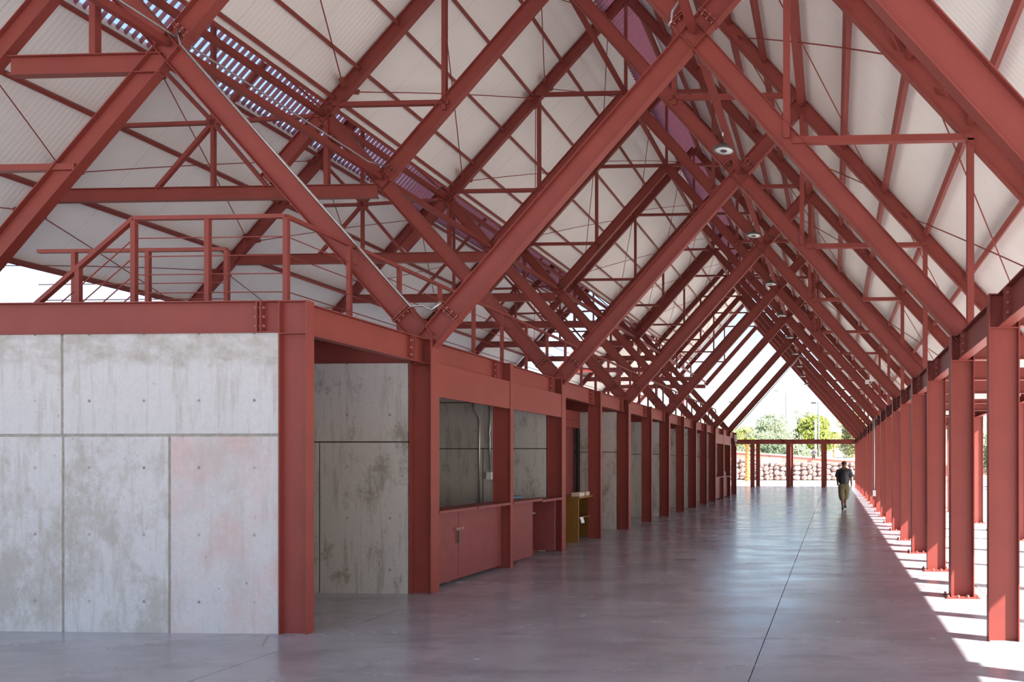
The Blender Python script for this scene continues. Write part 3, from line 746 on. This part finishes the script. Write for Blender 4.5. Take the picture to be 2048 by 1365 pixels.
MB().box(1.06, 1.34, 21.36, 21.44, 4.10, 4.30).build('head', WHITE, t); MB().tube([(1.2, 21.44, 4.2), (1.12, 21.9, 4.1), (1.05, 22.75, 4.05)], 0.018, 6).build('bracket', GALV, t)
MB().box(0.93, 1.05, 21.36, 21.42, 4.02, 4.14).build('sensor', WHITE, t)
t = thing('meter_box', 'small pale box with cable on the last column of the booth row', 'box', (XL + 0.16, Yk(14) - 0.9, 2.95))
MB().box(XL + 0.05, XL + 0.18, Yk(14) - 0.12, Yk(14) - 0.03, 2.85, 3.2).build('case', WHITE, t); MB().tube([(XL + 0.1, Yk(14) - 0.08, 2.62), (XL + 0.1, Yk(14) - 0.08, 2.86)], 0.02, 6).build('cable', WHITE, t)

# ------------------------------------------------------------------ far end: gabions, pink walls, palm, trees, poles, cars
ico_v = []; ph = (1 + 5 ** 0.5) / 2
for a, b_ in ((-1, ph), (1, ph), (-1, -ph), (1, -ph)): ico_v.append(Vector((a, b_, 0)).normalized())
for a, b_ in ((-1, ph), (1, ph), (-1, -ph), (1, -ph)): ico_v.append(Vector((0, a, b_)).normalized())
for a, b_ in ((ph, -1), (ph, 1), (-ph, -1), (-ph, 1)): ico_v.append(Vector((a, 0, b_)).normalized())
ico_f = [(0, 11, 5), (0, 5, 1), (0, 1, 7), (0, 7, 10), (0, 10, 11), (1, 5, 9), (5, 11, 4), (11, 10, 2), (10, 7, 6), (7, 1, 8), (3, 9, 4), (3, 4, 2), (3, 2, 6), (3, 6, 8), (3, 8, 9), (4, 9, 5), (2, 4, 11), (6, 2, 10), (8, 6, 7), (9, 8, 1)]
def gabion(label, x0, x1, y, h):
    t = thing('gabion_wall', label, 'gabion', ((x0 + x1) / 2, y, 0), 'gabion walls beyond the far end')
    MB().box(x0, x1, y + 0.18, y + 0.9, -0.05, h - 0.06).build('core', STONED, t)
    x = x0
    while x < x1 - 0.1:
        cw = min(random.uniform(0.42, 0.78), x1 - x)
        if x1 - x - cw < 0.3: cw = x1 - x
        z = -0.02
        while z < h - 0.12:
            rh = min(random.uniform(0.28, 0.62), h - z)
            if h - z - rh < 0.18: rh = h - z
            m = MB(); c = Vector((x + cw / 2 + random.uniform(-0.09, 0.09), y + 0.20, z + rh / 2)); vs = []
            rot = Matrix.Rotation(random.uniform(0, 6.28), 3, 'Y')
            for v in ico_v:
                v = rot @ v; f = random.uniform(0.9, 1.22); vs.append((c.x + v.x * cw * 0.56 * f, c.y + v.y * 0.24 * f, c.z + v.z * rh * 0.56 * f))
            m.add(vs, ico_f).build('stone', STONE if random.random() < 0.6 else STONE2, t); z += rh
        x += cw
    m = MB(); n = int((x1 - x0) / 0.98) + 1
    for i in range(n + 1):
        xx = x0 + (x1 - x0) * i / n; m.bar((xx, y - 0.06, 0), (xx, y - 0.06, h), 0.02, 0.02, up=(1, 0, 0))
    m.build('wire_mesh', POLE, t, kind='stuff')
gabion('long gabion wall of mauve rubble stones behind the far end columns', -7.5, 4.6, 72.0, 1.72)
gabion('taller gabion of mauve rubble stones behind the palm trunk', -14.5, -7.6, 73.5, 2.15)
t = thing('retaining_wall', 'pink rendered retaining wall with pale coping above the gabions', 'wall', (-4, 79, 0))
xs = [-16, -11.5, -7.0, -2.5, 0.0, 2.2, 6.5, 12, 20]
tz = lambda x: 2.86 - 0.075 * max(0, x + 11)
for a, c in zip(xs, xs[1:]):
    MB().prism([(a + 0.03, -0.1), (c - 0.03, -0.1), (c - 0.03, max(1.4, tz(c))), (a + 0.03, max(1.4, tz(a)))], 79.0, 79.4).build('wall_panel', PINKW, t)
    MB().prism([(a, max(1.4, tz(a))), (c, max(1.4, tz(c))), (c, max(1.4, tz(c)) + 0.16), (a, max(1.4, tz(a)) + 0.16)], 78.9, 79.5).build('coping', CAPW, t)
o = MB().box(-7.3, -5.4, 74.0, 75.2, 0.0, 2.22).build('plinth_block', CAPW); tag(o, 'white block behind the gabion wall, right of the palm', 'block')

def leafball(m, c, r, n, size, flat=0.8, seed=0):
    for _ in range(n):
        d = Vector((random.gauss(0, 1), random.gauss(0, 1), random.gauss(0, 1))).normalized() * r * random.uniform(0.55, 1.0) ** 0.5
        p = Vector(c) + Vector((d.x, d.y, d.z * flat))
        a = Vector((random.gauss(0, 1), random.gauss(0, 1), random.gauss(0, 1))).normalized(); b = a.orthogonal().normalized()
        s = size * random.uniform(0.6, 1.3)
        m.add([p - a * s, p + b * s * 0.5, p + a * s, p - b * s * 0.5], [(0, 1, 2, 3)])
def tree(name, label, x, y, h, w, leaf, n=2600, size=0.16, trunk=0.35, clumps=14, group=None, zbase=None):
    z0 = gz(x, y) - 0.1 if zbase is None else zbase
    t = thing(name, label, 'tree' if h > 2.5 else 'shrub', (x, y, z0), group)
    m = MB(); tr = MB(); th = h * trunk
    tr.tube([(x, y, z0), (x + 0.1, y, z0 + th * 0.6), (x, y, z0 + th)], [0.05 * h * 0.6, 0.04 * h * 0.6, 0.03 * h * 0.6], 7)
    for i in range(clumps):
        a = random.uniform(0, 2 * PI); rr = w / 2 * random.uniform(0.1, 0.78); zz = z0 + h * random.uniform(trunk + 0.05, 0.86)
        f = 1 - 0.45 * abs((zz - z0) / h - 0.55) / 0.45
        c = (x + rr * math.cos(a) * f, y + rr * math.sin(a) * f, zz)
        tr.tube([(x, y, z0 + th * 0.9), ((x + c[0]) / 2, (y + c[1]) / 2, (z0 + th + c[2]) / 2), c], [0.02 * h * 0.5, 0.012 * h * 0.5, 0.004 * h], 5)
        leafball(m, c, w * random.uniform(0.16, 0.26), n // clumps, size)
    tr.build('trunk', BARK, t, True); m.build('foliage', LEAF[leaf], t, recalc=False)
    return t
T = 'trees beyond the pink wall'
P = lambda px, y: (px - 1667) / 1450 * y
tree('mesquite_tree', 'grey green feathery tree in the middle of the far gable', P(1546, 98), 98, 7.5, 8.0, 'grey', 9000, 0.15, 0.15, 26, T)
tree('mesquite_tree', 'smaller grey green tree left of the feathery one', P(1506, 100), 100, 5.6, 6.5, 'grey', 5000, 0.15, 0.15, 18, T)
tree('lime_tree', 'bright yellow green leafy tree right of the far gable middle', P(1632, 106), 106, 7.4, 7.6, 'lime', 9000, 0.22, 0.2, 28, T)
tree('dark_tree', 'dark green tall tree behind the right end of the far beam', P(1714, 150), 150, 13.0, 6.5, 'dark', 6000, 0.32, 0.15, 22, T)
tree('pale_tree', 'pale olive tree low at the right behind the far beam', P(1716, 118), 118, 7.8, 7.5, 'pale', 6000, 0.2, 0.15, 20, T)
tree('pale_tree', 'thin grey tree behind the yellow green tree', P(1610, 150), 150, 9.6, 6.0, 'grey', 3000, 0.2, 0.2, 14, T)
tree('lime_tree', 'yellow green tree behind the palm at the far left', P(1484, 124), 124, 6.0, 6.0, 'lime', 5000, 0.2, 0.15, 18, T)
S_ = 'shrubs behind the pink wall'
tree('shrub', 'grey green shrub behind the pink wall, left of the palm', P(1484, 85), 85, 4.0, 5.5, 'grey', 4500, 0.12, 0.05, 14, S_)
tree('shrub', 'dense dark green shrub between the first two end columns', P(1545, 84), 84, 4.2, 5.0, 'dark', 4000, 0.13, 0.05, 14, S_)
tree('shrub', 'grey green shrub right of the middle end column', P(1600, 86), 86, 3.9, 5.5, 'grey', 4500, 0.12, 0.05, 14, S_)
tree('shrub', 'pale dry shrub at the far right under the end beam', P(1704, 130), 130, 4.4, 5.0, 'pale', 4500, 0.12, 0.05, 14, S_)
tree('shrub', 'grey green shrub under the far beam at the left end column', P(1526, 92), 92, 5.4, 6.0, 'grey', 4500, 0.12, 0.05, 14, S_)
# right hand side beyond the aisle
R_ = 'trees right of the building'
for i, (x, y, h, w, lf) in enumerate(((13.5, 62, 4.2, 5, 'grey'), (17.0, 78, 6.0, 7, 'pale'), (11.8, 46, 3.2, 3.5, 'pale'), (15.0, 52, 4.6, 5, 'dark'), (24, 96, 8, 9, 'grey'), (22, 60, 6, 7, 'lime'))):
    tree('roadside_tree', ('grey green tree seen between colonnade columns far right', 'pale tree furthest behind the right colonnade', 'small pale tree just right of the outer columns', 'dark green tree right of the outer columns',
         'large grey tree far right past the sand', 'lime tree right of the sand yard')[i], x, y, h, w, lf, 2600, 0.16, 0.25, 12, R_, zbase=0.0)

def palm(name, label, x, y, h, r, zb=-0.06):
    t = thing(name, label, 'palm', (x, y, zb)); m = MB(); n = 13
    for i in range(n):
        z0 = zb + h * i / n; rr = r * (1.05 - 0.35 * i / n)
        m.lathe([(rr * 0.8, 0), (rr * 1.15, h / n * 0.8), (rr * 0.75, h / n)], (x + 0.02 * math.sin(i), y, z0), 9)
    m.build('trunk', PBARK, t); zt = zb + h
    for i in range(16):
        a = 2 * PI * i / 16 + random.uniform(-0.15, 0.15); el = random.uniform(-0.15, 0.9); L = random.uniform(1.1, 1.5); f = MB()
        d = Vector((math.cos(a), math.sin(a), 0)); sd = Vector((-math.sin(a), math.cos(a), 0)); prev = Vector((x, y, zt))
        for j in range(1, 6):
            s = j / 5; p = Vector((x, y, zt)) + d * L * s * math.cos(el * (1 - s * 0.6)) + Vector((0, 0, L * s * (math.sin(el) - 0.75 * s)))
            for q in (-1, 1):
                tip = p + sd * q * 0.34 * (1 - s * 0.5) + Vector((0, 0, -0.12))
                f.add([prev, p, tip], [(0, 1, 2)])
            prev = p
        f.build('frond', LEAF['palm'], t, recalc=False)
palm('palm_tree', 'palm with an orange rough trunk before the rubble wall', P(1494, 68.5), 68.5, 4.0, 0.24)
palm('palm_tree', 'slim palm further back left of the mesquite', P(1486, 90), 90, 5.4, 0.16, 0.2)
palm('palm_tree', 'young palm at the right behind the far beam', P(1668, 95), 95, 5.2, 0.15, 0.4)

def lamp_pole(label, px, y, ztop, arm, head, z0):
    x = P(px, y); t = thing('street_lamp', label, 'street lamp', (x, y, z0), 'street lamps beyond the far end')
    MB().tube([(x, y, z0), (x, y, ztop)], [0.13, 0.09], 8).build('pole', POLE, t, True)
    MB().tube([(x, y, ztop - 0.05), (x - arm, y, ztop + abs(head))], 0.05, 6).build('arm', POLE, t)
    MB().box(x - arm - 0.45, x - arm + 0.1, y - 0.16, y + 0.16, ztop + abs(head) - 0.12, ztop + abs(head) + 0.08).build('head', DARKM if arm < 1.0 else POLE, t)
lamp_pole('tall street lamp with a long arm in the middle of the far gable', 1572, 110, 1.7 + (926 - 788) * 110 / 1450, 1.4, 0.5, gz(-7, 110))
lamp_pole('street lamp with a dark head right of the far gable', 1637, 82, 1.7 + (926 - 806) * 82 / 1450, 0.4, 0.0, gz(-1, 82))
lamp_pole('street lamp with a dark head seen between the last left rakers', 1467, 120, 1.7 + (926 - 804) * 120 / 1450, 0.4, 0.0, gz(-16, 120))
for i, (px, y, yt) in enumerate(((1631, 90, 840), (1496, 100, 852))):
    o = MB().tube([(P(px, y), y, 0.3), (P(px, y), y, 1.7 + (926 - yt) * y / 1450)], 0.12, 8).build('flagpole', WHITE); tag(o, ('bare white pole close left of the right street lamp', 'bare white pole behind the palm at the left')[i], 'pole')

def car(label, px, y, paint, z):
    x = P(px, y); t = thing('parked_car', label, 'car', (x, y, z), 'cars parked on the slope')
    prof = [(-1.0, 0.35), (1.0, 0.35), (1.02, 0.75), (0.98, 1.0), (0.80, 1.08), (0.68, 1.62), (0.55, 1.70), (-0.55, 1.70), (-0.68, 1.62), (-0.80, 1.08), (-0.98, 1.0), (-1.02, 0.75)]
    MB().prism([(x + a, z + b_) for a, b_ in prof], y, y + 4.2).build('body', paint, t)
    MB().prism([(x - 0.74, z + 1.10), (x + 0.74, z + 1.10), (x + 0.62, z + 1.58), (x - 0.62, z + 1.58)], y - 0.02, y + 0.05).build('windscreen', GLASS, t)
    MB().box(x - 0.6, x + 0.6, y - 0.04, y + 0.02, z + 0.55, z + 0.75).build('grille', DARKM, t)
    for s in (-1, 1):
        MB().box(x + s * 0.82 - 0.14, x + s * 0.82 + 0.14, y - 0.04, y + 0.03, z + 0.78, z + 0.94).build('headlamp', LENS, t)
        for yy in (0.8, 3.4): MB().tube([(x + s * 0.78, y + yy, z + 0.34), (x + s * 1.0, y + yy, z + 0.34)], 0.34, 12).build('wheel', RUB, t)
    return t
zc = 1.7 + (926 - 904) * 165 / 1450
pad = MB().box(-8, 8, 160, 176, 0, zc - 0.02); struct('ground_terrace', SAND, pad)
car('silver blue car parked on the sandy slope at the far right', 1692, 165, CARB, zc - 0.02)
car('white car parked on the slope, half hidden by an end column', 1658, 162, CARW, zc - 0.02)

# ------------------------------------------------------------------ people
def skin_mesh(name, joints, edges, m, parent, sub=2, root=0):
    me = bpy.data.meshes.new(name); off = Vector(parent['_loc'])
    me.from_pydata([tuple(Vector(j[0]) - off) for j in joints], edges, [])
    o = bpy.data.objects.new(name, me); C.objects.link(o)
    sk = o.modifiers.new('skin', 'SKIN'); sk.use_smooth_shade = True
    ss = o.modifiers.new('sub', 'SUBSURF'); ss.levels = sub; ss.render_levels = sub
    for i, j in enumerate(joints):
        r = j[1]; me.skin_vertices[0].data[i].radius = r if isinstance(r, tuple) else (r, r)
        me.skin_vertices[0].data[i].use_root = (i == root)
    dg = bpy.context.evaluated_depsgraph_get(); dg.update()
    nm = bpy.data.meshes.new_from_object(o.evaluated_get(dg)); o.modifiers.clear(); o.data = nm
    nm.materials.clear(); nm.materials.append(m)
    for p in nm.polygons: p.use_smooth = True
    o.parent = parent; o['_loc'] = list(off); return o
def person(loc, s):
    X, Y, Z = loc
    t = thing('person', 'person in dark shirt and olive trousers walking away along the corridor', 'person', loc)
    q = lambda x, y, z: (X + x * s, Y + y * s, Z + z * s)
    J = [(q(0, 0, .96), .14 * s), (q(0, .01, 1.12), .13 * s), (q(0, 0, 1.30), .15 * s), (q(0, -.01, 1.45), .10 * s), (q(0, 0, 1.53), .058 * s), (q(0, .015, 1.60), .085 * s), (q(0, .02, 1.69), .098 * s), (q(0, .01, 1.765), .06 * s),
         (q(-.17, -.01, 1.42), .07 * s), (q(-.245, -.03, 1.16), .05 * s), (q(-.225, .06, .93), .036 * s), (q(-.215, .09, .86), .034 * s),
         (q(.17, -.01, 1.42), .07 * s), (q(.25, -.05, 1.16), .05 * s), (q(.27, .0, .92), .036 * s), (q(.27, .02, .85), .034 * s),
         (q(-.09, 0, .90), .10 * s), (q(-.085, -.03, .50), .065 * s), (q(-.06, -.12, .34), .058 * s), (q(-.05, -.13, .09), .042 * s), (q(-.05, -.03, .045), .042 * s), (q(-.05, .09, .03), .035 * s),
         (q(.09, 0, .90), .10 * s), (q(.07, .14, .52), .065 * s), (q(.045, .10, .36), .058 * s), (q(.04, -.02, .20), .042 * s), (q(.045, .05, .11), .042 * s), (q(.05, .16, .08), .035 * s)]
    E = [(0, 1), (1, 2), (2, 3), (3, 4), (4, 5), (5, 6), (6, 7), (3, 8), (8, 9), (9, 10), (10, 11), (3, 12), (12, 13), (13, 14), (14, 15), (0, 16), (16, 17), (17, 18), (18, 19), (19, 20), (20, 21), (0, 22), (22, 23), (23, 24), (24, 25), (25, 26), (26, 27)]
    b = skin_mesh('body', J, E, SKIN, t)
    for sx, hx, hy, hz in ((-1, -.213, .095, .845), (1, .27, .025, .835)):
        for i in range(4):
            fx = hx + 0.004 * sx; fy = hy - .03 + .02 * i; L = (.075, .085, .082, .065)[i]
            MB().tube([q(fx, fy, hz), q(fx - .006 * sx, fy + .004, hz - L * .5), q(fx - .02 * sx, fy + .004, hz - L)], [.010 * s, .009 * s, .007 * s], 6).build('finger', SKIN, b, True)
        MB().tube([q(hx - .01 * sx, hy + .02, hz + .03), q(hx - .022 * sx, hy + .05, hz), q(hx - .02 * sx, hy + .055, hz - .035)], [.011 * s, .010 * s, .008 * s], 6).build('thumb', SKIN, b, True)
    for sx in (-1, 1): MB().tube([q(sx * .088, .01, 1.655), q(sx * .103, -.005, 1.675), q(sx * .09, .0, 1.70)], [.012 * s, .016 * s, .011 * s], 6).build('ear', SKIN, b, True)
    MB().tube([q(0, .105, 1.70), q(0, .128, 1.665), q(0, .105, 1.655)], [.010 * s, .016 * s, .010 * s], 6).build('nose', SKIN, b, True)
    for sx in (-1, 1): MB().lathe([(0, -.012 * s), (.012 * s, 0), (0, .012 * s)], q(sx * .035, .098, 1.70), 8).build('eye', DARKM, b)
    MB().bar(q(-.028, .10, 1.625), q(.028, .10, 1.625), .008 * s, .012 * s).build('mouth', HAIR, b)
    skin_mesh('hair', [(q(0, -.035, 1.60), .078 * s), (q(0, -.02, 1.69), .104 * s), (q(0, .0, 1.755), .080 * s)], [(0, 1), (1, 2)], HAIR, t)
    skin_mesh('shirt', [(q(0, 0, .86), (.215 * s, .17 * s)), (q(0, .0, 1.06), (.215 * s, .18 * s)), (q(0, 0, 1.30), (.225 * s, .18 * s)), (q(0, -.01, 1.47), .13 * s),
                        (q(-.19, -.01, 1.40), .105 * s), (q(-.265, -.03, 1.15), .10 * s), (q(.19, -.01, 1.40), .105 * s), (q(.275, -.05, 1.15), .10 * s)],
              [(0, 1), (1, 2), (2, 3), (3, 4), (4, 5), (3, 6), (6, 7)], SHIRT, t)
    skin_mesh('trousers', [(q(0, 0, 1.02), (.18 * s, .15 * s)), (q(0, 0, .90), (.195 * s, .165 * s)), (q(-.095, 0, .78), .138 * s), (q(-.09, -.03, .50), .118 * s), (q(-.065, -.10, .30), .098 * s),
                           (q(.095, .02, .78), .138 * s), (q(.075, .12, .52), .118 * s), (q(.05, .10, .32), .098 * s)], [(0, 1), (1, 2), (2, 3), (3, 4), (1, 5), (5, 6), (6, 7)], PANTS, t)
    for pts in ([(q(-.05, -.17, .055), .050 * s), (q(-.05, -.05, .05), .050 * s), (q(-.05, .10, .036), .042 * s)], [(q(.04, -.05, .14), .050 * s), (q(.045, .06, .095), .050 * s), (q(.05, .18, .07), .042 * s)]):
        skin_mesh('shoe', pts, [(0, 1), (1, 2)], SHOE, t)
    bagt = thing('backpack', 'black backpack worn by the person walking away', 'backpack', q(0, -.2, 1.2))
    skin_mesh('sack', [(q(-.04, -.235, .94), (.16 * s, .11 * s)), (q(-.04, -.255, 1.13), (.175 * s, .13 * s)), (q(-.035, -.23, 1.33), (.15 * s, .11 * s)), (q(-.03, -.19, 1.46), (.09 * s, .07 * s))], [(0, 1), (1, 2), (2, 3)], BAG, bagt)
    for sx in (-1, 1):
        MB().tube([q(sx * .06 - .03, -.20, 1.40), q(sx * .10, -.10, 1.50), q(sx * .12, .06, 1.46), q(sx * .13, .17, 1.30), q(sx * .17, .10, 1.08), q(sx * .10 - .03, -.16, 1.0)], .016 * s, 6).build('strap', BAG, bagt, True)
    MB().box(*sum(([q(-.10, 0, 0)[0], q(.04, 0, 0)[0]], [q(0, -.40, 0)[1], q(0, -.30, 0)[1]], [q(0, 0, 1.0)[2], q(0, 0, 1.16)[2]]), [])).build('pocket', BAG, bagt)
person((0.38, 26.3, 0.0), 1.0)
def sitter():
    X, Y, Z = P(1628, 79.2), 79.2, tz(P(1628, 79.2)) + 0.20
    t = thing('seated_person', 'small far person in dark clothes sitting on the pink wall', 'person', (X, Y, Z))
    q = lambda x, y, z: (X + x, Y + y, Z + z)
    b = skin_mesh('body', [(q(0, 0, .14), .13), (q(0, .03, .38), .14), (q(0, .02, .55), .09), (q(0, 0, .63), .055), (q(0, -.02, .73), .09), (q(0, -.02, .80), .075), (q(-.17, 0, .52), .06), (q(-.24, -.10, .30), .045), (q(-.12, -.26, .20), .036),
                    (q(.17, 0, .52), .06), (q(.24, -.10, .30), .045), (q(.12, -.26, .20), .036), (q(-.09, -.38, .13), .075), (q(-.09, -.42, -.30), .05), (q(-.09, -.50, -.36), .04), (q(.09, -.38, .13), .075), (q(.09, -.42, -.30), .05), (q(.09, -.50, -.36), .04)],
                    [(0, 1), (1, 2), (2, 3), (3, 4), (4, 5), (2, 6), (6, 7), (7, 8), (2, 9), (9, 10), (10, 11), (0, 12), (12, 13), (13, 14), (0, 15), (15, 16), (16, 17)], SKIN, t)
    skin_mesh('jacket', [(q(0, 0, .10), .17), (q(0, .03, .36), .17), (q(0, .02, .54), .11), (q(-.17, 0, .52), .08), (q(-.24, -.10, .30), .07), (q(.17, 0, .52), .08), (q(.24, -.10, .30), .07)], [(0, 1), (1, 2), (2, 3), (3, 4), (2, 5), (5, 6)], NAVY, t)
    skin_mesh('trousers', [(q(0, 0, .14), .15), (q(-.09, -.38, .13), .095), (q(-.09, -.42, -.25), .07), (q(.09, -.38, .13), .095), (q(.09, -.42, -.25), .07)], [(0, 1), (1, 2), (0, 3), (3, 4)], SHOE, t)
    skin_mesh('hair', [(q(0, .02, .74), .08), (q(0, .0, .81), .085)], [(0, 1)], HAIR, t)
sitter()
for o in sc.objects:
    if '_loc' in o: del o['_loc']
